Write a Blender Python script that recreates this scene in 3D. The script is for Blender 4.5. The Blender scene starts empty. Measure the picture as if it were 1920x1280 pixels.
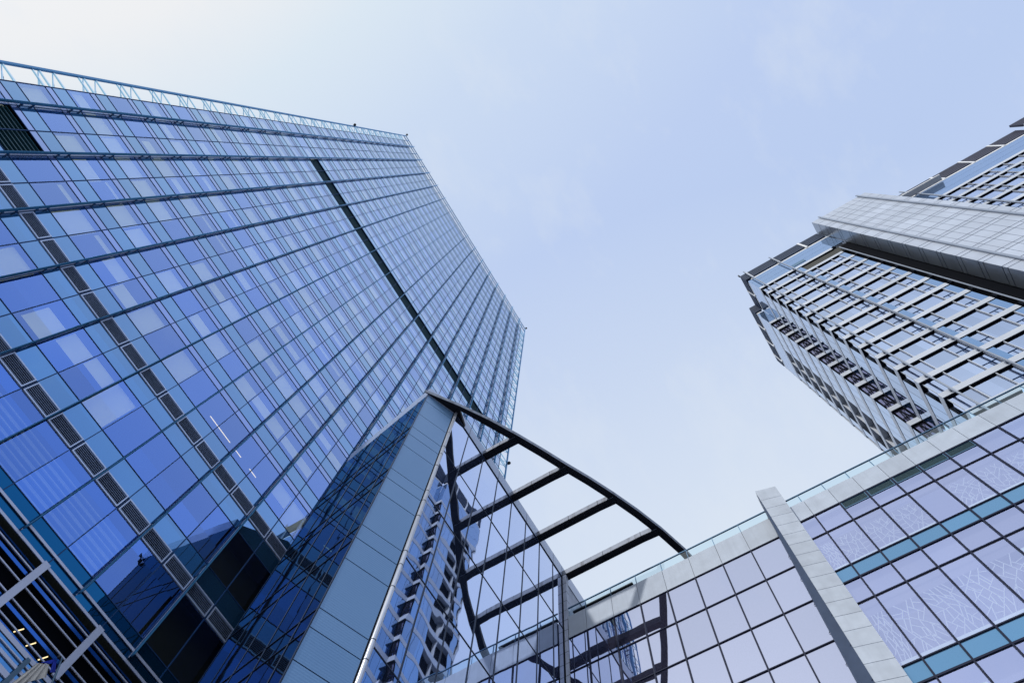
import bpy, math, random
from mathutils import Matrix, Vector
random.seed(7)
C = bpy.context.scene.collection
SC = bpy.context.scene

# ------------------------------------------------------------------ camera
# the camera stands at the origin, 1.6 m above the pavement; X runs along the tall tower's
# front, Y towards it, Z is up
RM = [[0.5200764125033641, -0.8526642689410259, 0.049841444891741485],
      [0.8329370951936502, 0.4933985647150673, -0.2505467058004868],
      [0.18904052636404406, 0.17181822024463456, 0.9668206548184767]]
FPX = 1298.6
GZ = -1.6
cam = bpy.data.cameras.new('camera')
cam.sensor_width = 36.0
cam.lens = FPX * 36 / 1920
cam.clip_start = 0.1
cam.clip_end = 5000
camo = bpy.data.objects.new('camera', cam)
C.objects.link(camo)
camo.matrix_world = Matrix(((RM[0][0], -RM[1][0], -RM[2][0], 0), (RM[0][1], -RM[1][1], -RM[2][1], 0),
                            (RM[0][2], -RM[1][2], -RM[2][2], 0), (0, 0, 0, 1)))
SC.camera = camo

# ------------------------------------------------------------------ light
SUN = Vector((-0.80, 0.16, 0.58)).normalized()
SUN_E = math.asin(SUN.z)
SUN_R = math.atan2(SUN.x, SUN.y)
W = bpy.data.worlds.new('World')
SC.world = W
W.use_nodes = True
wn, wl = W.node_tree.nodes, W.node_tree.links
wn.clear()
w_out = wn.new('ShaderNodeOutputWorld')
w_bg = wn.new('ShaderNodeBackground')
w_sky = wn.new('ShaderNodeTexSky')
w_sky.sky_type = 'NISHITA'
w_sky.sun_disc = False
w_sky.sun_elevation = SUN_E
w_sky.sun_rotation = SUN_R
w_sky.altitude = 0
w_sky.air_density = 1.0
w_sky.dust_density = 3.0
w_sky.ozone_density = 1.0
w_tc = wn.new('ShaderNodeTexCoord')
# thin high cloud: a pale veil over the clear sky, thicker towards the sun, with a few wisps
w_dot = wn.new('ShaderNodeVectorMath'); w_dot.operation = 'DOT_PRODUCT'
w_dot.inputs[1].default_value = SUN
wl.new(w_tc.outputs['Generated'], w_dot.inputs[0])
w_ramp = wn.new('ShaderNodeValToRGB')
e = w_ramp.color_ramp.elements
e[0].position = 0.0; e[0].color = (5.9, 7.1, 9.7, 1)
e[1].position = 1.0; e[1].color = (9.6, 9.6, 9.6, 1)
for p, c in ((0.30, (5.45, 6.75, 9.6)), (0.50, (5.65, 6.9, 9.7)), (0.70, (6.6, 7.8, 9.75)), (0.80, (7.7, 8.75, 9.7)), (0.865, (9.2, 9.35, 9.5))):
    n = e.new(p); n.color = (*c, 1)
wl.new(w_dot.outputs['Value'], w_ramp.inputs[0])
w_map = wn.new('ShaderNodeMapping')
w_map.inputs['Scale'].default_value = (2.2, 3.6, 2.4)
w_map.inputs['Rotation'].default_value = (0.2, 0.3, 0.7)
wl.new(w_tc.outputs['Generated'], w_map.inputs[0])
w_noi = wn.new('ShaderNodeTexNoise')
w_noi.inputs['Scale'].default_value = 2.2
w_noi.inputs['Detail'].default_value = 7
w_noi.inputs['Roughness'].default_value = 0.62
wl.new(w_map.outputs[0], w_noi.inputs['Vector'])
w_cr = wn.new('ShaderNodeMapRange')
w_cr.inputs['From Min'].default_value = 0.5
w_cr.inputs['From Max'].default_value = 0.78
w_cr.inputs['To Max'].default_value = 0.5
wl.new(w_noi.outputs['Fac'], w_cr.inputs['Value'])
w_cl = wn.new('ShaderNodeMixRGB')
w_cl.inputs[2].default_value = (8.0, 8.7, 9.6, 1)
wl.new(w_cr.outputs[0], w_cl.inputs[0])
wl.new(w_ramp.outputs[0], w_cl.inputs[1])
# low haze brightening towards the open side of the street
w_d2 = wn.new('ShaderNodeVectorMath'); w_d2.operation = 'DOT_PRODUCT'
w_d2.inputs[1].default_value = Vector((0.9, 0.15, 0.4)).normalized()
wl.new(w_tc.outputs['Generated'], w_d2.inputs[0])
w_hr = wn.new('ShaderNodeMapRange'); w_hr.inputs['From Min'].default_value = 0.50; w_hr.inputs['From Max'].default_value = 0.95
w_hr.inputs['To Max'].default_value = 1.0
wl.new(w_d2.outputs['Value'], w_hr.inputs['Value'])
w_hz = wn.new('ShaderNodeMixRGB'); w_hz.inputs[2].default_value = (8.3, 9.1, 10.0, 1)
wl.new(w_hr.outputs[0], w_hz.inputs[0]); wl.new(w_cl.outputs[0], w_hz.inputs[1])
w_mix = wn.new('ShaderNodeMixRGB')
w_mix.inputs[0].default_value = 0.88
wl.new(w_sky.outputs[0], w_mix.inputs[1])
wl.new(w_hz.outputs[0], w_mix.inputs[2])
wl.new(w_mix.outputs[0], w_bg.inputs['Color'])
w_bg.inputs['Strength'].default_value = 0.1
wl.new(w_bg.outputs[0], w_out.inputs['Surface'])

sun = bpy.data.lights.new('sun', 'SUN')
sun.energy = 2.0
sun.angle = math.radians(1.5)
sun.color = (1.0, 0.985, 0.96)
suno = bpy.data.objects.new('sun', sun)
C.objects.link(suno)
suno.location = SUN * 300
suno.rotation_euler = (-SUN).to_track_quat('-Z', 'Y').to_euler()

SC.view_settings.view_transform = 'Standard'
SC.view_settings.look = 'None'
SC.view_settings.exposure = 0.0
SC.view_settings.gamma = 1.0
SC.cycles.max_bounces = 10
SC.cycles.glossy_bounces = 6
SC.cycles.transparent_max_bounces = 12
SC.cycles.caustics_reflective = False
SC.cycles.caustics_refractive = False

# ------------------------------------------------------------------ materials
def new_mat(name):
    m = bpy.data.materials.new(name)
    m.use_nodes = True
    m.node_tree.nodes.clear()
    return m, m.node_tree.nodes, m.node_tree.links

def wave_normal(N, L, scale, dist, detail=1.0, stretch=(1, 1, 1)):
    g = N.new('ShaderNodeNewGeometry')
    mp = N.new('ShaderNodeMapping'); mp.inputs['Scale'].default_value = stretch
    L.new(g.outputs['Position'], mp.inputs[0])
    n = N.new('ShaderNodeTexNoise'); n.inputs['Scale'].default_value = scale; n.inputs['Detail'].default_value = detail
    L.new(mp.outputs[0], n.inputs['Vector'])
    b = N.new('ShaderNodeBump'); b.inputs['Strength'].default_value = 1.0; b.inputs['Distance'].default_value = dist
    L.new(n.outputs['Fac'], b.inputs['Height'])
    return b.outputs[0]

def glass(name, tint, trans=None, diff=None, rough=0.012, wave=(0.5, 0.004), stretch=(1, 1, 1), top=(1, 1, 1), pw=4.0, cell=None, var=0.14, tilt=0.0):
    """coated glass: tinted mirror whose tint goes white at grazing angles, over a see-through or painted back"""
    m, N, L = new_mat(name)
    out = N.new('ShaderNodeOutputMaterial')
    nrm = wave_normal(N, L, wave[0], wave[1], 1.5, stretch)
    wv = None
    if cell:
        # every pane differs a little in tint and in tilt
        gp = N.new('ShaderNodeNewGeometry')
        mp = N.new('ShaderNodeVectorMath'); mp.operation = 'MULTIPLY_ADD'
        mp.inputs[1].default_value = cell[0]; mp.inputs[2].default_value = cell[1]
        L.new(gp.outputs['Position'], mp.inputs[0])
        fl = N.new('ShaderNodeVectorMath'); fl.operation = 'FLOOR'; L.new(mp.outputs[0], fl.inputs[0])
        wv = N.new('ShaderNodeTexWhiteNoise'); wv.noise_dimensions = '3D'; L.new(fl.outputs[0], wv.inputs['Vector'])
        sb = N.new('ShaderNodeVectorMath'); sb.operation = 'SUBTRACT'; sb.inputs[1].default_value = (0.5, 0.5, 0.5)
        L.new(wv.outputs['Color'], sb.inputs[0])
        sc = N.new('ShaderNodeVectorMath'); sc.operation = 'SCALE'; sc.inputs['Scale'].default_value = tilt
        L.new(sb.outputs[0], sc.inputs[0])
        an = N.new('ShaderNodeVectorMath'); an.operation = 'ADD'; L.new(nrm, an.inputs[0]); L.new(sc.outputs[0], an.inputs[1])
        nn = N.new('ShaderNodeVectorMath'); nn.operation = 'NORMALIZE'; L.new(an.outputs[0], nn.inputs[0])
        nrm = nn.outputs[0]
    lw = N.new('ShaderNodeLayerWeight'); lw.inputs['Blend'].default_value = 0.5
    L.new(nrm, lw.inputs['Normal'])
    f = N.new('ShaderNodeMath'); f.operation = 'POWER'; f.inputs[1].default_value = pw
    L.new(lw.outputs['Facing'], f.inputs[0])
    mc = N.new('ShaderNodeMixRGB')
    mc.inputs[1].default_value = (*tint, 1); mc.inputs[2].default_value = (*top, 1)
    if wv:
        vr = N.new('ShaderNodeMapRange'); vr.inputs['To Min'].default_value = 1 - var; vr.inputs['To Max'].default_value = 1 + var
        L.new(wv.outputs['Value'], vr.inputs['Value'])
        vs = N.new('ShaderNodeVectorMath'); vs.operation = 'SCALE'; vs.inputs[0].default_value = tint
        L.new(vr.outputs[0], vs.inputs['Scale']); L.new(vs.outputs[0], mc.inputs[1])
    L.new(f.outputs[0], mc.inputs[0])
    gl = N.new('ShaderNodeBsdfGlossy'); gl.inputs['Roughness'].default_value = rough
    L.new(mc.outputs[0], gl.inputs['Color']); L.new(nrm, gl.inputs['Normal'])
    ad = N.new('ShaderNodeAddShader')
    L.new(gl.outputs[0], ad.inputs[0])
    col = trans or diff or (0.01, 0.015, 0.03)
    m2 = N.new('ShaderNodeMixRGB')
    m2.inputs[1].default_value = (*col, 1); m2.inputs[2].default_value = (0, 0, 0, 1)
    L.new(f.outputs[0], m2.inputs[0])
    b = N.new('ShaderNodeBsdfTransparent' if trans else 'ShaderNodeBsdfDiffuse')
    L.new(m2.outputs[0], b.inputs['Color'])
    L.new(b.outputs[0], ad.inputs[1])
    L.new(ad.outputs[0], out.inputs['Surface'])
    return m

def solid(name, col, rough=0.5, metal=0.0, var=0.08, scale=0.6, bump=0.0, stain=None, spec=0.5, piece=0.06):
    """plain material with gentle blotchy variation and optional run-off streaks"""
    m, N, L = new_mat(name)
    out = N.new('ShaderNodeOutputMaterial')
    p = N.new('ShaderNodeBsdfPrincipled')
    p.inputs['Roughness'].default_value = rough; p.inputs['Metallic'].default_value = metal
    p.inputs['Specular IOR Level'].default_value = spec
    g = N.new('ShaderNodeNewGeometry')
    n = N.new('ShaderNodeTexNoise'); n.inputs['Scale'].default_value = scale; n.inputs['Detail'].default_value = 5
    L.new(g.outputs['Position'], n.inputs['Vector'])
    mr = N.new('ShaderNodeMapRange'); mr.inputs['From Min'].default_value = 0.25; mr.inputs['From Max'].default_value = 0.75
    mr.inputs['To Min'].default_value = 1 - var; mr.inputs['To Max'].default_value = 1 + var
    L.new(n.outputs['Fac'], mr.inputs['Value'])
    oi = N.new('ShaderNodeObjectInfo')
    pr = N.new('ShaderNodeMapRange'); pr.inputs['To Min'].default_value = 1 - piece; pr.inputs['To Max'].default_value = 1 + piece
    L.new(oi.outputs['Random'], pr.inputs['Value'])
    pm = N.new('ShaderNodeMath'); pm.operation = 'MULTIPLY'; L.new(mr.outputs[0], pm.inputs[0]); L.new(pr.outputs[0], pm.inputs[1])
    v = N.new('ShaderNodeVectorMath'); v.operation = 'SCALE'; v.inputs[0].default_value = col
    L.new(pm.outputs[0], v.inputs['Scale'])
    cur = v.outputs[0]
    if stain:
        mp = N.new('ShaderNodeMapping'); mp.inputs['Scale'].default_value = (3.0, 3.0, 0.18)
        L.new(g.outputs['Position'], mp.inputs[0])
        s = N.new('ShaderNodeTexNoise'); s.inputs['Scale'].default_value = 1.3; s.inputs['Detail'].default_value = 4
        L.new(mp.outputs[0], s.inputs['Vector'])
        sr = N.new('ShaderNodeMapRange'); sr.inputs['From Min'].default_value = 0.5; sr.inputs['From Max'].default_value = 0.75
        sr.inputs['To Max'].default_value = stain[0]
        L.new(s.outputs['Fac'], sr.inputs['Value'])
        mx = N.new('ShaderNodeMixRGB'); mx.inputs[2].default_value = (*stain[1], 1)
        L.new(sr.outputs[0], mx.inputs[0]); L.new(cur, mx.inputs[1])
        cur = mx.outputs[0]
    L.new(cur, p.inputs['Base Color'])
    if bump:
        b = N.new('ShaderNodeBump'); b.inputs['Distance'].default_value = bump
        n2 = N.new('ShaderNodeTexNoise'); n2.inputs['Scale'].default_value = 9; n2.inputs['Detail'].default_value = 6
        L.new(g.outputs['Position'], n2.inputs['Vector']); L.new(n2.outputs['Fac'], b.inputs['Height'])
        L.new(b.outputs[0], p.inputs['Normal'])
    L.new(p.outputs[0], out.inputs['Surface'])
    return m

def ribbed(name, col, tint, period, rough=0.25):
    """pale enamelled glass with fine horizontal ribs (corner panel)"""
    m, N, L = new_mat(name)
    out = N.new('ShaderNodeOutputMaterial')
    p = N.new('ShaderNodeBsdfPrincipled')
    p.inputs['Roughness'].default_value = rough
    p.inputs['Metallic'].default_value = 0.35
    g = N.new('ShaderNodeNewGeometry')
    sx = N.new('ShaderNodeSeparateXYZ'); L.new(g.outputs['Position'], sx.inputs[0])
    mu = N.new('ShaderNodeMath'); mu.operation = 'MULTIPLY'; mu.inputs[1].default_value = 2 * math.pi / period
    L.new(sx.outputs['Z'], mu.inputs[0])
    si = N.new('ShaderNodeMath'); si.operation = 'SINE'; L.new(mu.outputs[0], si.inputs[0])
    n = N.new('ShaderNodeTexNoise'); n.inputs['Scale'].default_value = 0.5; n.inputs['Detail'].default_value = 4
    L.new(g.outputs['Position'], n.inputs['Vector'])
    mr = N.new('ShaderNodeMapRange'); mr.inputs['To Min'].default_value = 0.25; mr.inputs['To Max'].default_value = 0.75
    oi = N.new('ShaderNodeObjectInfo')
    ao = N.new('ShaderNodeMath'); ao.operation = 'MULTIPLY_ADD'; ao.inputs[1].default_value = 0.9; ao.inputs[2].default_value = -0.45
    L.new(oi.outputs['Random'], ao.inputs[0])
    ad0 = N.new('ShaderNodeMath'); ad0.operation = 'ADD'; L.new(n.outputs['Fac'], ad0.inputs[0]); L.new(ao.outputs[0], ad0.inputs[1])
    L.new(ad0.outputs[0], mr.inputs['Value'])
    mr2 = N.new('ShaderNodeMapRange'); mr2.inputs['From Min'].default_value = -1; mr2.inputs['From Max'].default_value = 1
    mr2.inputs['To Min'].default_value = -0.13; mr2.inputs['To Max'].default_value = 0.13
    L.new(si.outputs[0], mr2.inputs['Value'])
    a = N.new('ShaderNodeMath'); a.operation = 'ADD'; L.new(mr.outputs[0], a.inputs[0]); L.new(mr2.outputs[0], a.inputs[1])
    mx = N.new('ShaderNodeMixRGB'); mx.inputs[1].default_value = (*col, 1); mx.inputs[2].default_value = (*tint, 1)
    L.new(a.outputs[0], mx.inputs[0]); L.new(mx.outputs[0], p.inputs['Base Color'])
    b = N.new('ShaderNodeBump'); b.inputs['Distance'].default_value = 0.003; b.inputs['Strength'].default_value = 0.5
    L.new(si.outputs[0], b.inputs['Height']); L.new(b.outputs[0], p.inputs['Normal'])
    L.new(p.outputs[0], out.inputs['Surface'])
    return m

def glow(name, col, s):
    m, N, L = new_mat(name)
    out = N.new('ShaderNodeOutputMaterial'); em = N.new('ShaderNodeEmission')
    em.inputs['Color'].default_value = (*col, 1); em.inputs['Strength'].default_value = s
    L.new(em.outputs[0], out.inputs['Surface'])
    return m

def clear_glass(name, col, refl=0.12):
    m, N, L = new_mat(name)
    out = N.new('ShaderNodeOutputMaterial')
    f = N.new('ShaderNodeFresnel'); f.inputs['IOR'].default_value = 1.5
    ma = N.new('ShaderNodeMath'); ma.operation = 'MAXIMUM'; ma.inputs[1].default_value = refl
    L.new(f.outputs[0], ma.inputs[0])
    t = N.new('ShaderNodeBsdfTransparent'); t.inputs['Color'].default_value = (*col, 1)
    gl = N.new('ShaderNodeBsdfGlossy'); gl.inputs['Roughness'].default_value = 0.01
    gl.inputs['Color'].default_value = (0.8, 0.92, 1, 1)
    mx = N.new('ShaderNodeMixShader')
    L.new(ma.outputs[0], mx.inputs[0]); L.new(t.outputs[0], mx.inputs[1]); L.new(gl.outputs[0], mx.inputs[2])
    L.new(mx.outputs[0], out.inputs['Surface'])
    return m

CA = ((1 / (1.3525 * 1.235), 0, 1 / (3.56 * 1.235)), (16.56 / 1.3525 + .001, .5, 12 - (33.17 - .49) / 3.56))
CAs = ((1 / (1.3525 * 1.235), 0, 1 / (3.56 * 1.235)), (16.56 / 1.3525 + .001, .5, 12.5 - 33.17 / 3.56))
CB = ((0, 1 / 1.408, 1 / 3.125), (.5, 1.975 + .001, .01))
CD = ((1 / 1.69, 0, 1 / 5.2), (-9.79, .5, 5 - 39.6 / 5.2))
CBl = ((0, 1 / 1.66, 1 / 2.64), (.5, -.59, 5 - 33.25 / 2.64))
CC = ((1 / 1.03, 1 / 1.03, 1 / 3.587), (.3, .4, .7))
M = {
    # tall tower
    'a_vision': glass('tower vision glass', (0.022, 0.145, 0.57), trans=(0.84, 0.82, 0.48), wave=(0.35, 0.004), pw=1.85, top=(.88, .96, 1), cell=CA, tilt=0.012, var=.2),
    'a_thin': glass('tower head glass', (0.09, 0.18, 0.56), diff=(0.05, 0.055, 0.10), wave=(0.35, 0.003), pw=1.5, top=(.86, .94, 1), cell=CA, tilt=0.004),
    'a_spandrel': glass('tower spandrel glass', (0.022, 0.18, 0.46), diff=(0.012, 0.05, 0.10), wave=(0.5, 0.004), top=(0.84, 0.96, 1), pw=1.7, cell=CAs, tilt=0.004),
    'a_teal': glass('tower base glass', (0.005, 0.10, 0.24), diff=(0.003, 0.02, 0.045), wave=(0.5, 0.003), stretch=(0.3, 1, 4)),
    'a_fin': solid('blue enamelled aluminium', (0.07, 0.29, 0.56), 0.4, 0.2, 0.06),
    'a_mullion': solid('navy mullion', (0.012, 0.060, 0.18), 0.55, 0, 0.05, spec=0.25),
    'a_dark': solid('dark teal slats', (0.012, 0.075, 0.10), 0.55, 0.0, 0.1),
    'a_blind': solid('white roller blind', (0.86, 0.87, 0.88), 0.8, 0, 0.05, 0.4),
    'a_curtain': solid('sheer curtain', (0.24, 0.29, 0.50), 0.8, 0, 0.2, 2.0),
    'a_inside': solid('dim office interior', (0.012, 0.017, 0.035), 0.8, 0, 0.3, 0.5),
    'a_core': solid('dark core', (0.01, 0.012, 0.02), 0.9),
    'a_wing': clear_glass('frosted blue glass blade', (0.62, 0.84, 0.92), 0.25),
    'louvre_frame': solid('silver louvre frame', (0.62, 0.72, 0.95), 0.4, 0.3, 0.05),
    'louvre_slat': solid('grey louvre slat', (0.34, 0.43, 0.62), 0.5, 0.2, 0.05),
    'black': solid('black gap', (0.003, 0.004, 0.007), 0.8, spec=0.05),
    'rod': solid('pale rod', (0.62, 0.66, 0.82), 0.4, 0.2, 0.05),
    'blue_slat': solid('glossy blue slat', (0.03, 0.16, 0.60), 0.12, 0.6, 0.08),
    # annex
    'd_mirror': glass('warped mirror glass', (0.50, 0.60, 0.86), wave=(0.42, 0.011), stretch=(1, 1, 0.7), cell=CD, var=.05, tilt=.006),
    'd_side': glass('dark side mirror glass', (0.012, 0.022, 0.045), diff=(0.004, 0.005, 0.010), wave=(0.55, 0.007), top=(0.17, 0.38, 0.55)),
    'd_panel': ribbed('ribbed pale blue panel', (0.135, 0.27, 0.46), (0.19, 0.335, 0.53), 0.11),
    'd_coping': solid('pale blue coping', (0.40, 0.47, 0.62), 0.3, 0.3, 0.05),
    'd_tube': solid('brushed silver tube', (0.62, 0.64, 0.70), 0.3, 0.6, 0.06),
    'd_clad': solid('grey zinc cladding', (0.46, 0.50, 0.60), 0.5, 0.2, 0.12, 1.5, stain=(0.3, (0.2, 0.21, 0.25))),
    'd_joint': solid('blue-black joint', (0.006, 0.02, 0.05), 0.4, 0.2),
    # pergola
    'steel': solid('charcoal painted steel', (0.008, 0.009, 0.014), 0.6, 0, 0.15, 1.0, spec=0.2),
    'steel_side': solid('weathered lit steel flank', (0.20, 0.225, 0.28), 0.5, 0.3, 0.2, 2.0, stain=(0.7, (0.05, 0.05, 0.06))),  # paler copy of the beam steel: its lit sides put into the colour, plus streaks
    # podium
    'b_stone': solid('pale grey stone panel', (0.44, 0.50, 0.59), 0.55, 0, 0.10, 1.2, stain=(0.30, (0.31, 0.35, 0.42))),
    'b_mirror': glass('pink-grey mirror glass', (0.44, 0.505, 0.70), diff=(0.02, 0.02, 0.035), wave=(0.45, 0.009), stretch=(1, 1, 0.6), cell=CBl, var=.05, tilt=.006),
    'b_vision': glass('lilac vision glass', (0.35, 0.42, 0.69), trans=(0.62, 0.64, 0.56), wave=(0.4, 0.004), cell=CB, var=.09, tilt=.006),
    'b_band': glass('blue spandrel band', (0.10, 0.23, 0.40), diff=(0.05, 0.10, 0.16), wave=(0.5, 0.003), cell=CB, var=.1),
    'b_mullion': solid('dark navy mullion cap', (0.003, 0.008, 0.035), 0.6, 0, spec=0.2),
    'b_lattice': solid('white lattice screen', (0.38, 0.42, 0.54), 0.6, 0, 0.03),
    'b_inside': solid('violet dim interior', (0.06, 0.06, 0.12), 0.8, 0, 0.2),
    'b_light': solid('pale interior lining', (0.46, 0.54, 0.64), 0.8, 0, 0.1, 0.6),
    'b_rail': solid('blue balustrade rail', (0.06, 0.15, 0.26), 0.35, 0.4),
    'b_clear': clear_glass('clear balustrade glass', (0.80, 0.93, 0.97)),
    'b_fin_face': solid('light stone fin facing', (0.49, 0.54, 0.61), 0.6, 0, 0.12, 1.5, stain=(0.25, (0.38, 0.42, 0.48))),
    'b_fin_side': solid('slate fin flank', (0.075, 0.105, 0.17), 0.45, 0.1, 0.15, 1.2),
    # stepped tower
    'c_band': solid('white aluminium band', (0.57, 0.61, 0.68), 0.45, 0.1, 0.06, 0.5, stain=(0.25, (0.46, 0.49, 0.55))),
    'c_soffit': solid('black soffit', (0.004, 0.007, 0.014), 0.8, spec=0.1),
    'c_window': glass('stepped tower window glass', (0.48, 0.56, 0.77), trans=(0.35, 0.38, 0.34), wave=(0.5, 0.004), cell=CC, var=.14, tilt=.01),
    'c_flush': glass('flush pale panel glass', (0.05, 0.20, 0.44), diff=(0.01, 0.03, 0.07), wave=(0.5, 0.003), cell=CC, var=.25, tilt=.01, pw=2.6),
    'c_parapet': glass('blue parapet glass', (0.14, 0.26, 0.46), diff=(0.05, 0.08, 0.13), wave=(0.5, 0.003)),
    'c_loggia': glass('dusky loggia glass', (0.26, 0.25, 0.38), diff=(0.03, 0.03, 0.05), wave=(0.5, 0.004)),
    'c_rim': solid('dark roof fascia', (0.018, 0.035, 0.075), 0.6, 0.0, 0.15, spec=0.25),
    'c_rim_warm': solid('dusky roof fascia', (0.04, 0.042, 0.07), 0.6, 0.0, 0.15, spec=0.25),
    'c_white': solid('white coping', (0.82, 0.83, 0.84), 0.5),
    'c_panel': solid('light grey shaft panel', (0.51, 0.56, 0.65), 0.4, 0.15, 0.09, 0.4, stain=(0.2, (0.42, 0.46, 0.54))),
    'c_side': solid('satin grey return panel', (0.30, 0.34, 0.40), 0.28, 0.6, 0.12, 0.5),
    'c_joint': solid('dark joint', (0.02, 0.03, 0.06), 0.5),
    'c_rail': solid('grey steel track', (0.30, 0.34, 0.41), 0.4, 0.4),
    'c_teal': glass('dark teal glass', (0.02, 0.14, 0.24), diff=(0.002, 0.012, 0.02), wave=(0.5, 0.004)),
    'c_olive': solid('olive slot lining', (0.030, 0.030, 0.022), 0.7),
    'c_inside': solid('blue dim room', (0.08, 0.09, 0.14), 0.8, 0, 0.3),
    'paving': solid('grey paving', (0.25, 0.27, 0.31), 0.8, 0, 0.2, 0.4, 0.004),
    'warm': glow('warm lamp', (1.0, 0.78, 0.42), 1.6),
    'cool': glow('office lamp', (1.0, 0.88, 0.70), 1.15),
    'blue_cloth': solid('blue cloth', (0.01, 0.035, 0.42), 0.8, 0, 0.2, 3),
    'beige_cloth': solid('cream cloth', (0.62, 0.58, 0.52), 0.85, 0, 0.12, 4),
    'lamp_black': solid('black lamp housing', (0.008, 0.009, 0.012), 0.4, 0.2),
    'arm': solid('blue-grey steel arm', (0.10, 0.17, 0.24), 0.35, 0.5),
}

# ------------------------------------------------------------------ mesh helpers
AS = 1.235                       # the tower is laid out for a front 20 m away, then enlarged so that its bays match the podium's
BIG = set()

class MB:
    def __init__(s):
        s.v, s.f = [], []
    def quad(s, *p):
        i = len(s.v); s.v += [tuple(q) for q in p]; s.f.append(tuple(range(i, i + len(p)))); return s
    def box(s, x0, x1, y0, y1, z0, z1):
        return s.hexa((x0, y0, z0), (x1, y0, z0), (x1, y1, z0), (x0, y1, z0), (x0, y0, z1), (x1, y0, z1), (x1, y1, z1), (x0, y1, z1))
    def hexa(s, *p):
        i = len(s.v); s.v += [tuple(q) for q in p]
        for a in ((0, 3, 2, 1), (4, 5, 6, 7), (0, 1, 5, 4), (1, 2, 6, 5), (2, 3, 7, 6), (3, 0, 4, 7)):
            s.f.append(tuple(i + k for k in a))
        return s
    def bar(s, a, b, wa, wb, up=(0, 0, 1)):
        """rectangular bar from a to b, wa wide across, wb along 'up'"""
        a, b = Vector(a), Vector(b); d = (b - a).normalized(); u = Vector(up)
        if abs(d.dot(u)) > 0.98: u = Vector((0, 1, 0))
        x = d.cross(u).normalized() * wa / 2; y = x.cross(d).normalized() * wb / 2
        return s.hexa(a - x - y, a + x - y, a + x + y, a - x + y, b - x - y, b + x - y, b + x + y, b - x + y)
    def tube(s, pts, r, n=10, rz=None):
        pts = [Vector(p) for p in pts]; i0 = len(s.v)
        for k, p in enumerate(pts):
            d = (pts[min(k + 1, len(pts) - 1)] - pts[max(k - 1, 0)]).normalized()
            u = Vector((0, 0, 1)) if abs(d.z) < 0.9 else Vector((0, 1, 0))
            x = d.cross(u).normalized(); y = x.cross(d).normalized()
            for j in range(n):
                t = 2 * math.pi * j / n
                s.v.append(tuple(p + x * r * math.cos(t) + y * (rz or r) * math.sin(t)))
        for k in range(len(pts) - 1):
            for j in range(n):
                a = i0 + k * n + j; b = i0 + k * n + (j + 1) % n
                s.f.append((a, b, b + n, a + n))
        s.f.append(tuple(i0 + j for j in reversed(range(n))))
        s.f.append(tuple(i0 + (len(pts) - 1) * n + j for j in range(n)))
        return s
    def ball(s, c, r, n=8, sq=(1, 1, 1)):
        i0 = len(s.v); m = n // 2 + 1
        for a in range(m + 1):
            th = math.pi * a / m
            for j in range(n):
                t = 2 * math.pi * j / n
                s.v.append((c[0] + r * sq[0] * math.sin(th) * math.cos(t), c[1] + r * sq[1] * math.sin(th) * math.sin(t), c[2] + r * sq[2] * math.cos(th)))
        for a in range(m):
            for j in range(n):
                p = i0 + a * n + j; q = i0 + a * n + (j + 1) % n
                s.f.append((p, p + n, q + n, q))
        return s
    def add(s, o):
        i = len(s.v); s.v += o.v; s.f += [tuple(k + i for k in f) for f in o.f]; return s
    def build(s, name, mat, parent=None, smooth=False):
        org = Vector((0, 0, 0)); p = parent; k = 1.0
        while p is not None:
            org += p.location
            if p.name in BIG: k = AS
            p = p.parent
        me = bpy.data.meshes.new(name)
        me.from_pydata([tuple(Vector(q) * k - org) for q in s.v], [], s.f)
        me.validate()
        if smooth:
            for poly in me.polygons: poly.use_smooth = True
        me.materials.append(M[mat])
        o = bpy.data.objects.new(name, me); C.objects.link(o)
        if parent is not None: o.parent = parent
        return o

def score(mb):
    n = len(mb.v)
    c = [sum(q[k] for q in mb.v) / n for k in range(3)]
    p = [sum(RM[r][k] * c[k] for k in range(3)) for r in range(3)]
    if p[2] < 0.2: return 0
    us, vs = [], []
    for q in mb.v:
        k = [sum(RM[r][j] * q[j] for j in range(3)) for r in range(3)]
        if k[2] < 0.2: return 0
        us.append(960 + FPX * k[0] / k[2]); vs.append(640 + FPX * k[1] / k[2])
    w = min(max(us), 1920) - max(min(us), 0); h = min(max(vs), 1280) - max(min(vs), 0)
    return 0 if w <= 0 or h <= 0 else w * h

def many(name, elems, mat, parent, cap=96):
    """repeats of one part: the ones that show largest are meshes of their own, the rest one mesh"""
    es = sorted(elems, key=score, reverse=True)
    out = [m.build(name, mat, parent) for m in es[:cap]]
    if es[cap:]:
        r = MB()
        for m in es[cap:]: r.add(m)
        o = r.build(name, mat, parent); o['kind'] = 'stuff'
    return out

def thing(name, label, cat, loc, group=None):
    o = bpy.data.objects.new(name, None); C.objects.link(o)
    o.location = loc; o.empty_display_size = 1.0
    o['label'] = label; o['category'] = cat
    if group: o['group'] = group
    return o

rnd = random.Random(11)

# ------------------------------------------------------------------ ground
g = MB(); g.quad((-900, -900, GZ), (900, -900, GZ), (900, 900, GZ), (-900, 900, GZ))
o = g.build('ground', 'paving'); o['kind'] = 'structure'

# ------------------------------------------------------------------ tall finned tower
YA = 20.0
P = 1.3525                       # half bay
X0, X1 = -16.56, 23.75           # ends of the glass front
ROOF, CROWN = 128.0, 132.4
A = thing('glass_tower', 'tall blue glass tower with thin vertical fins, louvre strips and an open rooftop frame', 'building', (4.5, 34, GZ)); BIG.add(A.name)
edges = [X0 + P * j for j in range(30)] + [X1]
vis, thin, spd, teal, blind, curt, lou_f, lou_s, trans = [], [], [], [], [], [], [], [], []

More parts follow.
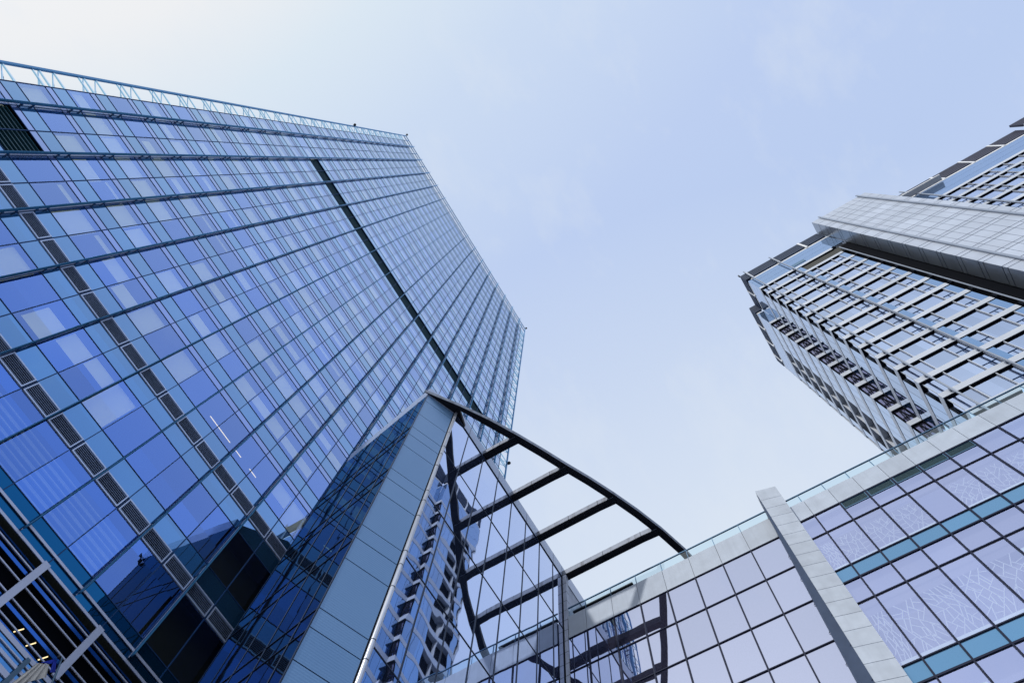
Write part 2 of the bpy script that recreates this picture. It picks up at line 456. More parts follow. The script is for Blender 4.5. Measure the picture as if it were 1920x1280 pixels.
def a_pane(lst, x0, x1, z0, z1, y=YA):
    lst.append(MB().quad((x0, y, z0), (x1, y, z0), (x1, y, z1), (x0, y, z1)))

rows = [(18.80, 19.87, 't'), (19.87, 22.58, 'c'), (22.58, 23.41, 'l'), (23.41, 24.50, 's'), (24.50, 27.27, 'v'), (27.27, 28.36, 's'),
        (28.36, 29.25, 'l'), (29.25, 30.25, 's'), (30.25, 32.68, 'v'), (32.68, 33.17, 'n')]
FL = 3.56
for k in range(27):
    b = 33.17 + FL * k
    t = min(b + FL, ROOF)
    if b + 1.08 >= ROOF:
        rows.append((b, ROOF, 's')); break
    rows.append((b, b + 1.08, 's'))
    if k == 10:
        rows.append((b + 1.08, t - 0.12, 'd')); rows.append((t - 0.12, t, 'n'))
    else:
        rows.append((b + 1.08, t - 0.49, 'v')); rows.append((t - 0.49, t, 'n'))
zlines = sorted({r[0] for r in rows} | {ROOF})
dark_mb = []
for z0, z1, kind in rows:
    for j in range(len(edges) - 1):
        a, b = edges[j], edges[j + 1]
        if z0 == 30.25 and 0 < j < 3:                      # open dark bay near the left edge
            dark_mb.append((a, b, z0, z1)); continue
        if kind == 'd' and -12.6 < a and b < 20.1:
            dark_mb.append((a, b, z0, z1)); continue
        if kind in 'vd':
            if z0 < 31 and z0 > 30 and 8 < a: pass
            a_pane(vis, a, b, z0, z1)
            h = z1 - z0
            p = rnd.random()
            lit_bay = abs(z0 - 30.25) < .1 and 0.9 < a < 6.3
            if lit_bay: p = 0.9
            if z0 < 27 and a > -1.5: p = 0.95
            # roller blinds behind the glass, let down to different heights
            if p < 0.40:
                top, bot = z1 - 0.10, z0 + 0.06
            elif p < 0.58:
                top, bot = z1 - rnd.uniform(.08, .45), z0 + h * rnd.uniform(.3, .62)
            elif p < 0.74:
                top, bot = z0 + h * rnd.uniform(.62, .82), z0 + h * rnd.uniform(.12, .42)
            elif p < 0.82:
                top, bot = z1 - 0.1, z1 - h * rnd.uniform(.15, .3)
            else:
                continue
            m = a + (b - a) * rnd.choice((0.0, 0.0, 0.06)); n = b - (b - a) * rnd.choice((0.0, 0.0, 0.05))
            blind.append(MB().quad((m + .03, YA + .22, bot), (n - .03, YA + .22, bot), (n - .03, YA + .22, top), (m + .03, YA + .22, top)))
        elif kind == 'c':
            a_pane(vis, a, b, z0, z1)
            if a > 3.5: continue
            # folded sheer curtain laid in long level pleats
            for q in range(4):
                zc = z0 + 0.35 + q * 0.6
                curt.append(MB().box(a, b, YA + .30, YA + .36, zc, zc + .06).box(a, b, YA + .44, YA + .48, zc - .2, zc - .06))
        elif kind == 'n':
            a_pane(thin, a, b, z0, z1)
        elif kind == 's':
            a_pane(spd, a, b, z0, z1)
        elif kind == 't':
            a_pane(teal, a, b, z0, z1)
        elif kind == 'l':
            f, s = MB(), MB()
            y0, y1 = YA - .05, YA + .01
            x0, x1 = a + .05, b - .05
            f.box(x0, x1, y0, y1, z0 + .02, z0 + .085).box(x0, x1, y0, y1, z1 - .085, z1 - .02)
            f.box(x0, x0 + .045, y0, y1, z0 + .085, z1 - .085).box(x1 - .045, x1, y0, y1, z0 + .085, z1 - .085)
            n = 7
            for q in range(n):
                zc = z0 + .1 + (z1 - z0 - .2) * (q + .5) / n
                s.hexa((x0 + .045, y0 + .01, zc - .016), (x1 - .045, y0 + .01, zc - .016), (x1 - .045, y1, zc + .006), (x0 + .045, y1, zc + .006),
                       (x0 + .045, y0 + .01, zc - .002), (x1 - .045, y0 + .01, zc - .002), (x1 - .045, y1, zc + .016), (x0 + .045, y1, zc + .016))
            lou_f.append(f); lou_s.append(s)
many('window_pane', vis, 'a_vision', A)
many('head_pane', thin, 'a_thin', A)
many('spandrel_panel', spd, 'a_spandrel', A)
many('base_panel', teal, 'a_teal', A)
many('roller_blind', blind, 'a_blind', A)
many('curtain', curt, 'a_curtain', A)
fr = many('louvre_panel', lou_f, 'louvre_frame', A, 64)
many('louvre_slats', lou_s, 'louvre_slat', A, 64)
# black backing of the louvres, interior, core
bk = MB(); bk.box(X0, X1, YA + .04, YA + .3, 22.58, 23.41).box(X0, X1, YA + .04, YA + .3, 28.36, 29.25); bk.build('louvre_backing', 'black', A)
inn = MB(); inn.box(X0 + .05, X1 - .05, YA + 0.9, YA + 1.1, GZ, ROOF - .2); inn.build('interior_wall', 'a_inside', A)
sl = []
for z0, z1, kind in rows:
    if kind == 's':
        sl.append(MB().box(X0 + .05, X1 - .05, YA + .06, YA + .9, z0 + .05, z1 - .05))
many('floor_slab', sl, 'a_core', A)
MB().box(X0 + .04, X1 - .04, YA + 1.1, 48, GZ, ROOF - .3).build('tower_body', 'a_core', A)
for x0, x1 in ((X0, X0 + .04), (X1 - .04, X1)):
    MB().box(x0, x1, YA + .05, 48, 18.8, ROOF - .1).build('side_wall', 'a_spandrel', A)
# dark recessed bays
d = MB(); rs = []
for a, b, z0, z1 in dark_mb:
    sl = MB(); rs.append(sl)
    d.quad((a, YA + .35, z0), (b, YA + .35, z0), (b, YA + .35, z1), (a, YA + .35, z1))
    for q in range(9):
        zc = z0 + (z1 - z0) * (q + .5) / 9
        sl.box(a, b, YA + .10, YA + .30, zc - .02, zc + .05)
d.build('recess_back', 'black', A); many('recess_slats', rs, 'a_dark', A)
tr = MB().box(-12.5, 20.0, YA - .015, YA + .03, 33.17 + FL * 10 + 1.0, 33.17 + FL * 10 + 1.08); 
# transoms (level lines), mullions
tl = []
for z in zlines:
    if z in (22.58, 23.41, 28.36, 29.25): continue
    tl.append(MB().box(X0, X1, YA - .022, YA + .02, z - .015, z + .015))
many('transom', tl, 'a_mullion', A)
ml = []
for j, x in enumerate(edges):
    w = .018
    ml.append(MB().box(x - w, x + w, YA - .03, YA + .03, 18.8, ROOF))
many('mullion', ml, 'a_mullion', A)
# fins: slim elliptical blades in front of every second mullion, on paired brackets
fins = [-15.21 + 2.705 * k for k in range(15)]
br = []
for k, x in enumerate(fins):
    zb = 33.0 if 9 <= k <= 10 else (40.5 if k > 10 else 18.9)
    f = MB().tube([(x, YA - .27, zb), (x, YA - .27, CROWN)], .036, 12, .115).build('fin', 'a_fin', A, True)
    MB().box(x - .012, x + .012, YA - .12, YA - .09, zb, ROOF).build('rail', 'rod', f)
    for z0, z1, kind in rows:
        if kind == 's' and z0 > zb:
            for zz in (z0 + .16, z1 - .16):
                br.append(MB().box(x - .04, x + .04, YA - .16, YA - .03, zz - .06, zz + .06))
many('bracket', br, 'a_mullion', A)
# open rooftop frame and side wings
for z in (130.2, CROWN):
    MB().box(X0 - 1.04, X1 + 1.25, YA - .06, YA + .06, z - .06, z + .06).build('rooftop_rail', 'a_fin', A)
po = [MB().box(x - .04, x + .04, YA - .05, YA + .05, ROOF, CROWN - .06) for x in edges]
many('rooftop_post', po, 'a_fin', A)
for side, xe, xr in ((0, X0, X0 - 1.04), (1, X1, X1 + 1.25)):
    MB().box(xr - .06, xr + .06, YA - .09, YA + .06, 18.9, CROWN - .06).build('wing_rail', 'a_fin', A)
    MB().box(min(xe, xr) + .35, min(xe, xr) + .6, YA + 1.0, YA + 1.15, 18.9, ROOF).build('wing_back_rail', 'a_wing', A)
    rg, st, ti = [], [], []
    for z0, z1, kind in rows:
        for z in ((z0, z1) if kind == 's' else ((z0,) if kind == 'n' else ())):
            rg.append(MB().hexa((xe, YA - .04, z - .09), (xr, YA - .04, z - .03), (xr, YA + .04, z - .03), (xe, YA + .04, z - .09),
                                (xe, YA - .04, z + .03), (xr, YA - .04, z + .03), (xr, YA + .04, z + .03), (xe, YA + .04, z + .03)))
            if kind == 's':
                st.append(MB().bar((xr, YA, z), (xe + (.25 if side == 0 else -.25), YA + 1.05, z), .05, .05))
                ti.append(MB().bar((xr + (.1 if side == 0 else -.1), YA + .1, z), (xe, YA + 1.05, z + .45), .025, .025))
                ti.append(MB().box(min(xe, xr) + .2, max(xe, xr), YA + .95, YA + 1.2, z + .2, z + .28))
    many('wing_rung', rg, 'a_wing', A, 60); many('wing_brace', st, 'a_wing', A, 60); many('wing_tie', ti, 'a_wing', A, 60)
# ceiling lamps in one lit floor
for x0, x1 in ((1.75, 3.35), (3.72, 4.25), (4.95, 5.5)):
    MB().box(x0 * 1.02, x1 * 1.02, YA + .42, YA + .45, 31.45, 31.48).build('strip_lamp', 'cool', A)
for x in (1.55, 3.32, 5.44, 4.02):
    MB().ball((x * 1.02, YA + .45, 30.9), .045).build('spot_lamp', 'cool', A)
# lower storeys: black louvre screen with pale rods, blue slats and flat posts
MB().box(X0, X1, YA + .5, YA + .7, GZ, 18.78).build('screen_backing', 'black', A)
rods, bsl = [], []
z = 18.36
k = 0
while z > 8:
    rods.append(MB().box(X0, X1, YA - .01, YA + .03, z - .022, z + .022))
    if k % 2 == 0 or k > 1: bsl.append(MB().box(X0, X1, YA + .20, YA + .22, z - .10, z + .02))
    if k == 0: bsl.append(MB().box(X0, X1, YA + .16, YA + .2, z + .10, z + .17)); bsl.append(MB().box(X0, X1, YA + .16, YA + .2, z + .24, z + .29))
    z -= .535; k += 1
many('screen_rod', rods, 'rod', A); many('screen_slat', bsl, 'blue_slat', A)
for zz, h, m in ((19.27, .05, 'rod'), (18.80, .05, 'rod'), (16.44, .075, 'rod')):
    MB().box(X0, X1, YA - .06, YA - .036, zz - h, zz + h).build('screen_beam', m, A)
MB().box(X0, 8.2, YA - .04, YA + .1, 14.2, 16.33).build('canopy_pane', 'a_spandrel', A)
for zz, h in ((15.97, .05), (15.64, .085), (16.19, .02)):
    MB().box(X0, 8.2, YA - .09, YA - .045, zz - h, zz + h).build('canopy_bar', 'rod', A)
pl = []
for j in range(1, len(edges) - 1, 2):
    for zz in (16.74,):
        x = X0 + P * (j + 0) + .0
    pl.append(MB().box(edges[j + 1] - .12 + 0, edges[j + 1] + .12, YA - .12, YA - .065, 16.6, 18.85))
many('screen_post', pl, 'rod', A)
MB().box(4.10, 4.24, YA - .14, YA - .095, 14.3, 16.38).build('canopy_post', 'arm', A)
for x in (3.38, 3.93, 4.48, 5.62):
    MB().bar((x - .06, YA + .12, 16.76), (x + .07, YA + .12, 17.04), .03, .03).build('warm_lamp', 'warm', A)

# small dark lamps on the ends of the tower's rooftop frame
for x, z, lb in ((-17.7, 96.5, 'small dark lamp on the tower rooftop edge halfway along its upper wing rail'),
                 (-17.72, CROWN, 'small dark lamp on the corner where the tower roof meets its upper wing'),
                 (X1 + 1.3, CROWN, 'small dark lamp on the far roof corner of the blue tower'),
                 (X1 + 1.35, 69.4, 'small dark lamp low on the tower wing rail beside the steel pergola')):
    t = thing('obstruction_lamp', lb, 'lamp', (x * AS, (YA - .2) * AS, z * AS), 'small dark lamps on the tower edges'); BIG.add(t.name)
    MB().ball((x, YA - .25, z + .2), .2, 10, (1, 1, .8)).build('lamp_head', 'lamp_black', t, True)
    MB().box(x - .05, x + .05, YA - .3, YA - .1, z - .1, z + .12).build('lamp_bracket', 'lamp_black', t)

# ------------------------------------------------------------------ mirror-glass annex
YD, XB = 12.43, 22.7
D = thing('glass_annex', 'mirror glass wing with a pale ribbed blue corner, standing before the finned tower', 'building', (15, 16, GZ))
CL = Vector((7.99, 13.18)); CR = Vector((9.80, 12.46))
BK = Vector((9.12, 20.05))
DT, DC = 40.75, 39.6
xs = [9.98] + [11.46 + 1.687 * k for k in range(7)] + [23.2]
xs = [9.98, 11.46, 13.18, 14.87, 16.57, 18.27, 19.95, 21.60, XB + .02]
zs = [DC - 5.20 * k for k in range(9)]
pn, jt = [], []
for j in range(len(xs) - 1):
    for k in range(len(zs) - 1):
        a, b, z1, z0 = xs[j], xs[j + 1], zs[k], max(zs[k + 1], GZ)
        t, s = rnd.uniform(-.0016, .0016), rnd.uniform(-.003, .003)
        pn.append(MB().quad((a, YD + t - s, z0), (b, YD - t - s, z0), (b, YD - t + s, z1), (a, YD + t + s, z1)))
many('mirror_pane', pn, 'd_mirror', D)
for x in xs[1:-1]:
    MB().box(x - .022, x + .022, YD - .03, YD + .01, GZ, DC).build('mullion', 'd_joint', D)
for z in zs[1:-1]:
    MB().box(xs[0], XB, YD - .026, YD + .01, z - .022, z + .022).build('transom', 'd_joint', D)
MB().box(9.9, 30, YD - .05, YD + .25, DC, DT).build('coping', 'd_coping', D)
cj = [MB().box(x - .015, x + .015, YD - .054, YD, DC + .02, DT - .02) for x in xs[1:]]
many('coping_joint', cj, 'd_joint', D)
MB().box(xs[0], 30, YD - .054, YD, DC - .025, DC).build('coping_shadow_gap', 'd_joint', D)
# body behind the glass
b = MB()
pts = [(CL.x + .12, CL.y + .15), (CR.x + .1, CR.y + .12), (30, YD + .1), (30, 22.4), (12.0, 22.3), (BK.x + .1, BK.y)]
n = len(pts); b.v = [(x, y, GZ) for x, y in pts] + [(x, y, DT - .35) for x, y in pts]
b.f = [tuple(range(n - 1, -1, -1)), tuple(range(n, 2 * n))] + [(i, (i + 1) % n, (i + 1) % n + n, i + n) for i in range(n)]
b.build('annex_body', 'a_core', D)
# corner panel: ribbed pale blue sheets with joints
pj = [GZ, 2.4, 6.0, 7.4, 8.3, 11.2, 12.7, 13.65, 16.5, 17.94, 18.87, 21.74, 23.16, 24.1, 26.9, 28.31, 29.27, 32.04, 33.47, 34.47, 36.41, 38.6, DC]
dv = (CR - CL).normalized(); nv = Vector((dv.y, -dv.x))
sh = []
for z0, z1 in zip(pj[:-1], pj[1:]):
    a, c = CL + dv * .03, CR - dv * .03
    sh.append(MB().hexa((a.x, a.y, z0 + .022), (c.x, c.y, z0 + .022), (c.x - nv.x * .05, c.y - nv.y * .05, z0 + .022), (a.x - nv.x * .05, a.y - nv.y * .05, z0 + .022),
                        (a.x, a.y, z1 - .022), (c.x, c.y, z1 - .022), (c.x - nv.x * .05, c.y - nv.y * .05, z1 - .022), (a.x - nv.x * .05, a.y - nv.y * .05, z1 - .022)))
many('corner_panel', sh, 'd_panel', D)
q = nv * .04
MB().quad((CL.x - q.x, CL.y - q.y, GZ), (CR.x - q.x, CR.y - q.y, GZ), (CR.x - q.x, CR.y - q.y, DC), (CL.x - q.x, CL.y - q.y, DC)).build('panel_backing', 'd_joint', D)
q = nv * .03
MB().hexa((CL.x + q.x, CL.y + q.y, DC), (CR.x + q.x, CR.y + q.y, DC), (CR.x, CR.y + .3, DC), (CL.x + .1, CL.y + .3, DC),
          (CL.x + q.x, CL.y + q.y, DT), (CR.x + q.x, CR.y + q.y, DT), (CR.x, CR.y + .3, DT), (CL.x + .1, CL.y + .3, DT)).build('corner_coping', 'd_coping', D)
MB().tube([(9.88, 12.36, GZ), (9.88, 12.36, DC + .1)], .095, 14).build('corner_tube', 'd_tube', D, True)
tj = [MB().tube([(9.88, 12.36, z - .02), (9.88, 12.36, z + .02)], .099, 14) for z in pj[1:-1]]
many('tube_joint', tj, 'd_joint', D)
# side face with dark mirror glass
ld = (BK - CL); LL = ld.length; ld.normalize(); ln = Vector((-ld.y, ld.x))
us = [0, .8, 2.4, 4.0, 5.6, LL]
sp = []
for j in range(len(us) - 1):
    for k in range(len(zs) - 1):
        a, c = CL + ld * us[j], CL + ld * us[j + 1]
        z1, z0 = zs[k], max(zs[k + 1], GZ)
        t = rnd.uniform(-.004, .004)
        sp.append(MB().quad((a.x + t, a.y, z0), (c.x - t, c.y, z0), (c.x - t, c.y, z1), (a.x + t, a.y, z1)))
many('side_pane', sp, 'd_side', D)
for u in us:
    a = CL + ld * u
    MB().bar((a.x, a.y, GZ), (a.x, a.y, DC), .045, .045).build('side_mullion', 'd_joint', D)
for k, z in enumerate(zs[1:-1]):
    for dz in (0, -1.05):
        a, c = CL + ln * .01, BK + ln * .01
        MB().bar((a.x, a.y, z + dz), (c.x, c.y, z + dz), .04, .04).build('side_transom', 'd_joint', D)
a = CL; c = CL + ld * LL
MB().hexa((a.x, a.y, DC), (c.x, c.y, DC), (c.x + .4, c.y, DC), (a.x + .4, a.y, DC), (a.x - .05, a.y, DT), (c.x - .05, c.y, DT), (c.x + .4, c.y, DT), (a.x + .4, a.y, DT)).build('side_coping', 'd_coping', D)
# clad return above the neighbouring roof
MB().box(XB + .05, XB + .34, YD - .30, YD - .06, GZ, DC + .02).build('corner_pilaster', 'd_clad', D)
pjt = [MB().box(XB + .045, XB + .345, YD - .305, YD - .055, z - .015, z + .015) for z in [DC - .9 * k for k in range(1, 14)]]
many('pilaster_joint', pjt, 'd_joint', D)
rt = []
for k in range(7):
    z = 34.2 + .92 * k
    rt.append(MB().box(XB + .52, 30, YD - .02, YD + .1, z + .012, min(z + .908, DC)))
many('return_cladding', rt, 'd_clad', D)

# ------------------------------------------------------------------ steel pergola on the annex roof
PG = thing('pergola', 'charcoal steel arc beam with five straight cross beams reaching the mirror wall', 'pergola', (16, 10, 39.7))
oP = [(7.75, 13.25), (9.55, 11.95), (11.3, 10.82), (13.02, 9.86), (14.6, 9.04), (16.2, 8.26), (17.8, 7.44), (19.44, 6.68), (21.2, 5.94), (23.02, 5.28), (25.1, 4.68), (27.6, 4.2)]
wd = [.03, .22, .40, .42, .42, .42, .42, .42, .42, .42, .42, .42]
m, s = MB(), MB()
ZB, ZT = 39.62, 40.02
ins = []
for k, (x, y) in enumerate(oP):
    a = Vector(oP[max(k - 1, 0)]); c = Vector(oP[min(k + 1, len(oP) - 1)]); d = (c - a).normalized(); nn = Vector((-d.y, d.x))
    ins.append((x + nn.x * wd[k], y + nn.y * wd[k]))
for k in range(len(oP) - 1):
    (x0, y0), (x1, y1), (i0, j0), (i1, j1) = oP[k], oP[k + 1], ins[k], ins[k + 1]
    m.hexa((x0, y0, ZB), (x1, y1, ZB), (i1, j1, ZB), (i0, j0, ZB), (x0, y0, ZT), (x1, y1, ZT), (i1, j1, ZT), (i0, j0, ZT))
    d = Vector((x1 - x0, y1 - y0)).normalized(); nn = Vector((d.y, -d.x)) * .012
    s.hexa((x0 + nn.x, y0 + nn.y, ZB + .03), (x1 + nn.x, y1 + nn.y, ZB + .03), (x1, y1, ZB + .03), (x0, y0, ZB + .03),
           (x0 + nn.x, y0 + nn.y, ZT), (x1 + nn.x, y1 + nn.y, ZT), (x1, y1, ZT), (x0, y0, ZT))
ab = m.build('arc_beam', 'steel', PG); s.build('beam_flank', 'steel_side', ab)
# soffit wedge between the arc beam and the corner
MB().hexa((7.75, 13.25, ZB + .02), (9.57, 11.97, ZB + .02), (10.9, 12.36, ZB + .02), (9.75, 12.46, ZB + .02),
          (7.75, 13.25, ZT - .02), (9.57, 11.97, ZT - .02), (10.9, 12.36, ZT - .02), (9.75, 12.46, ZT - .02)).build('corner_soffit', 'steel', PG)
def beam_y(x):
    for k in range(len(ins) - 1):
        if ins[k][0] <= x <= ins[k + 1][0]:
            t = (x - ins[k][0]) / (ins[k + 1][0] - ins[k][0]); return ins[k][1] + t * (ins[k + 1][1] - ins[k][1])
for x in (13.22, 16.48, 19.72, 22.98, 26.3):
    y = beam_y(x) - .2; w = .23; za, zb = 39.62, 40.14
    cb, cs = MB(), MB()
    seg = [(y, -.10), (y + .55, -.05), (y + 1.1, 0), (YD - .06, 0)]
    for (ya, da), (yb, db) in zip(seg[:-1], seg[1:]):
        cb.hexa((x - w, ya, za + da), (x + w, ya, za + da), (x + w, yb, za + db), (x - w, yb, za + db),
                (x - w, ya, zb + da), (x + w, ya, zb + da), (x + w, yb, zb + db), (x - w, yb, zb + db))
        cs.hexa((x - w - .015, ya, za + da + .04), (x - w - .002, ya, za + da + .04), (x - w - .002, yb, za + db + .04), (x - w - .015, yb, za + db + .04),
                (x - w - .015, ya, zb + da), (x - w - .002, ya, zb + da), (x - w - .002, yb, zb + db), (x - w - .015, yb, zb + db))
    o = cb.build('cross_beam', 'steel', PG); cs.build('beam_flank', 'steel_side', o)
    for yy in (y + 1.1, (y + YD) / 2 + .4):
        if yy < YD - .6: MB().box(x - w - .02, x + w + .006, yy - .012, yy + .012, za - .006, zb - .02).build('splice_joint', 'black', o)

# ------------------------------------------------------------------ podium building with stone parapet
YE = -58.0
B = thing('podium_building', 'lower mirror-glass block with grey stone parapet, glass balustrade and a tall stone fin', 'building', (XB + 3, -10, GZ))
ysL = [YD - .36, 10.90, 9.22, 7.57, 5.92, 4.25, 2.62, .98, -.75]
ysR = [-1.95, -2.78]
while ysR[-1] > YE: ysR.append(ysR[-1] - 1.408)
zL = [33.25 - 2.64 * k for k in range(14)]
st, mp, vp, bp, lat, lgt, lv, ledge = [], [], [], [], [], [], [], []
for j in range(len(ysL) - 1):
    a, c = ysL[j], ysL[j + 1]
    st.append(MB().box(XB - .02, XB + .06, c + .012, a - .012, 33.27, 35.18))
    for k in range(len(zL) - 1):
        z1, z0 = zL[k], max(zL[k + 1], GZ)
        if z0 >= z1: continue
        t, s = rnd.uniform(-.0018, .0018), rnd.uniform(-.0018, .0018)
        mp.append(MB().quad((XB + t - s, a, z0), (XB - t - s, c, z0), (XB - t + s, c, z1), (XB + t + s, a, z1)))

def crackle(n, seed):
    """cracked-ice lattice: a rectangle split again and again by slanted cuts; returns the cut segments (0..1)"""
    r = random.Random(seed); polys = [[(0, 0), (1, 0), (1, 1), (0, 1)]]; segs = []
    for _ in range(n):
        def area(p): return abs(sum(p[i][0] * p[(i + 1) % len(p)][1] - p[(i + 1) % len(p)][0] * p[i][1] for i in range(len(p)))) / 2
        polys.sort(key=area); p = polys.pop()
        el = sorted(range(len(p)), key=lambda i: -math.dist(p[i], p[(i + 1) % len(p)]))
        i, k = sorted((el[0], el[1] if r.random() < .8 or len(el) < 3 else el[2]))
        t, u = r.uniform(.3, .7), r.uniform(.3, .7)
        q0 = tuple(p[i][m] + t * (p[(i + 1) % len(p)][m] - p[i][m]) for m in (0, 1))
        q1 = tuple(p[k][m] + u * (p[(k + 1) % len(p)][m] - p[k][m]) for m in (0, 1))
        segs.append((q0, q1))
        polys += [p[:i + 1] + [q0, q1] + p[k + 1:], [q0] + p[i + 1:k + 1] + [q1]]
    return segs

CRKS = [crackle(30, q) for q in (5, 9, 14, 23, 31)]
floorsR = [(33.60, 31.90, 'u'), (31.90, 29.05, 'p'), (29.05, 28.10, 'b')]
z = 28.10
while z > 2:
    floorsR += [(z, z - 1.45, 'u'), (z - 1.45, z - 5.30, 'p'), (z - 5.30, z - 6.25, 'b')]; z -= 6.25
for j in range(len(ysR) - 1):
    a, c = ysR[j], ysR[j + 1]
    st.append(MB().box(XB - .02, XB + .06, c + .012, a - .012, 33.62, 35.22))
    for fi, (z1, z0, kd) in enumerate(floorsR):
        if kd == 'b':
            bp.append(MB().quad((XB, a, z0), (XB, c, z0), (XB, c, z1), (XB, a, z1))); continue
        if fi == 0 and 2 <= j <= 6:
            lv.append((a, c)); z1 = 32.95
        vp.append(MB().quad((XB, a, z0), (XB, c, z0), (XB, c, z1), (XB, a, z1)))
        if kd == 'u':
            # pale ceiling lining seen through the upper lights
            if (j * 7 + fi * 3) % 5 != 2:
                lgt.append(MB().quad((XB + .3, a - .02, z0 + .06), (XB + .3, c + .02, z0 + .06), (XB + .55, c + .02, z0 + (z1 - z0) * .72), (XB + .55, a - .02, z0 + (z1 - z0) * .72)))
        else:
            full = (j == 4 and fi == 1) or (j == 5 and fi == 4) or (j % 7 == 3 and fi > 5) or (j > 8 and (j + fi) % 6 == 0)
            if full:
                lgt.append(MB().quad((XB + .25, a - .02, z0 + .03), (XB + .25, c + .02, z0 + .03), (XB + .25, c + .02, z1 - .25), (XB + .25, a - .02, z1 - .25)))
            elif fi < 9 or j < 6:
                lm = MB(); H = (z1 - z0) * .80
                flip = rnd.random() < .5
                for (u0, v0), (u1, v1) in CRKS[rnd.randrange(5)]:
                    if flip: u0, u1 = 1 - u0, 1 - u1
                    p0 = (XB + .14, a - .10 - (abs(c - a) - .18) * u0, z0 + .38 + (H - .38) * v0)
                    p1 = (XB + .14, a - .10 - (abs(c - a) - .18) * u1, z0 + .38 + (H - .38) * v1)
                    lm.bar(p0, p1, .028, .02, (1, 0, 0))
                lat.append(lm)
                ledge.append(MB().box(XB + .12, XB + .4, c + .05, a - .05, z0 + .05, z0 + .36))
many('stone_panel', st, 'b_stone', B)
many('mirror_pane', mp, 'b_mirror', B)
many('window_pane', vp, 'b_vision', B)
many('spandrel_panel', bp, 'b_band', B)
many('lattice_screen', lat, 'b_lattice', B, 90)
many('window_ledge', ledge, 'b_light', B, 90)
many('ceiling_lining', lgt, 'b_light', B, 90)
for a, c in lv:
    f = MB().box(XB - .03, XB + .02, c + .05, a - .05, 33.54, 33.60).box(XB - .03, XB + .02, c + .05, a - .05, 32.96, 33.02)
    f.box(XB - .03, XB + .02, c + .05, c + .09, 33.02, 33.54).box(XB - .03, XB + .02, a - .09, a - .05, 33.02, 33.54)
    o = f.build('vent_louvre', 'b_rail', B)
    s = MB()
    for q in range(7):
        zc = 33.05 + q * .07
        s.box(XB + .0, XB + .08, c + .09, a - .09, zc, zc + .03)
    s.build('slats', 'a_dark', o)
MB().box(XB + .09, XB + .12, -11.4, -4.1, 32.9, 33.6).build('louvre_backing', 'black', B)
mj = []
for k, y in enumerate(ysL[1:-1] + ysR[1:]):
    w = .035
    mj.append(MB().box(XB - .07, XB + .01, y - w, y + w, GZ, 33.25 if y > 0 else 33.6))
many('mullion', mj, 'b_mullion', B)
for z in zL[:-1]:
    MB().box(XB - .05, XB + .01, ysL[-1] - .05, ysL[0], z - .026, z + .026).build('transom', 'b_mullion', B)
for z1, z0, kd in floorsR:
    w = .03 if kd != 'u' else .045
    MB().box(XB - .05, XB + .01, YE - 1.5, ysR[0], z1 - w, z1 + w).build('transom', 'b_mullion', B)
sj = [MB().box(XB + .015, XB + .05, y - .012, y + .012, 33.3, 35.18) for y in ysL[1:-1] + ysR[1:]]
MB().box(XB + .02, XB + .3, YE - 1, YD - .36, 33.3, 35.15).build('parapet_core', 'c_joint', B)
MB().box(XB + .25, XB + .35, YE, ysL[0], 26, 33.4).build('parapet_back', 'b_inside', B)
MB().box(XB + .62, 28.2, YE, YD - .4, GZ, 34.3).build('podium_body', 'b_inside', B)
MB().box(XB + .03, XB + .06, ysL[-1], ysL[0], GZ, 33.24).build('dark_backing', 'black', B)
MB().box(XB, XB + .6, YE - .1, YE, GZ, 35.2).build('end_wall', 'b_stone', B)
# balustrade
bl_y = ysL[:-1] + [-.75, -2.70]
while bl_y[-1] > YE: bl_y.append(bl_y[-1] - 1.408)
gp, ps = [], []
for a, c in zip(bl_y[:-1], bl_y[1:]):
    gp.append(MB().quad((XB + .05, a - .02, 35.2), (XB + .05, c + .02, 35.2), (XB + .05, c + .02, 36.0), (XB + .05, a - .02, 36.0)))
    ps.append(MB().box(XB + .03, XB + .09, c - .018, c + .018, 35.2, 36.0))
    if rnd.random() < .4:
        gp.append(MB().quad((XB + .06, c + .02, 35.3), (XB + .5, c + .02, 35.3), (XB + .5, c + .02, 35.9), (XB + .06, c + .02, 35.9)))
many('balustrade_pane', gp, 'b_clear', B); many('balustrade_post', ps, 'b_rail', B)
MB().box(XB + .02, XB + .09, YE, ysL[0], 36.0, 36.07).build('balustrade_rail', 'b_rail', B)
MB().box(XB + .3, XB + .5, 7.9, 11.9, 35.9, 36.0).build('roof_cable_tray', 'lamp_black', B)
# stone fin: a leaning blade, wider towards the ground, faced with stacked stone slabs
FT = 36.95
def fin_left(z): return -.79 + (38.3 - z) * .0366
ff = []
zj = FT; k = 0
zz = [FT, 35.82]
while zz[-1] > GZ + 1: zz.append(zz[-1] - .93)
zz[-1] = GZ
FX0, FX1 = 21.9, 22.18
FY0, FY1 = -.82, -1.94
for z1, z0 in zip(zz[:-1], zz[1:]):
    ff.append(MB().hexa((FX0, FY0, z0 + .012), (FX1, FY1, z0 + .012), (FX1 + .06, FY1, z0 + .012), (FX0 + .06, FY0, z0 + .012),
                        (FX0, FY0, z1 - .012), (FX1, FY1, z1 - .012), (FX1 + .06, FY1, z1 - .012), (FX0 + .06, FY0, z1 - .012)))
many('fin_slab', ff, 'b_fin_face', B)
zb_ = GZ
MB().hexa((FX0 + .03, FY0 - .004, zb_), (FX1 + .03, FY1 + .01, zb_), (XB + .3, FY1 + .01, zb_), (XB + .3, fin_left(zb_), zb_),
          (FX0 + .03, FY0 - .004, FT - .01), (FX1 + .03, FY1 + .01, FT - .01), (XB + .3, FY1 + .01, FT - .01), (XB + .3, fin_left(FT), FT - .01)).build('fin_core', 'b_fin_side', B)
jn = []
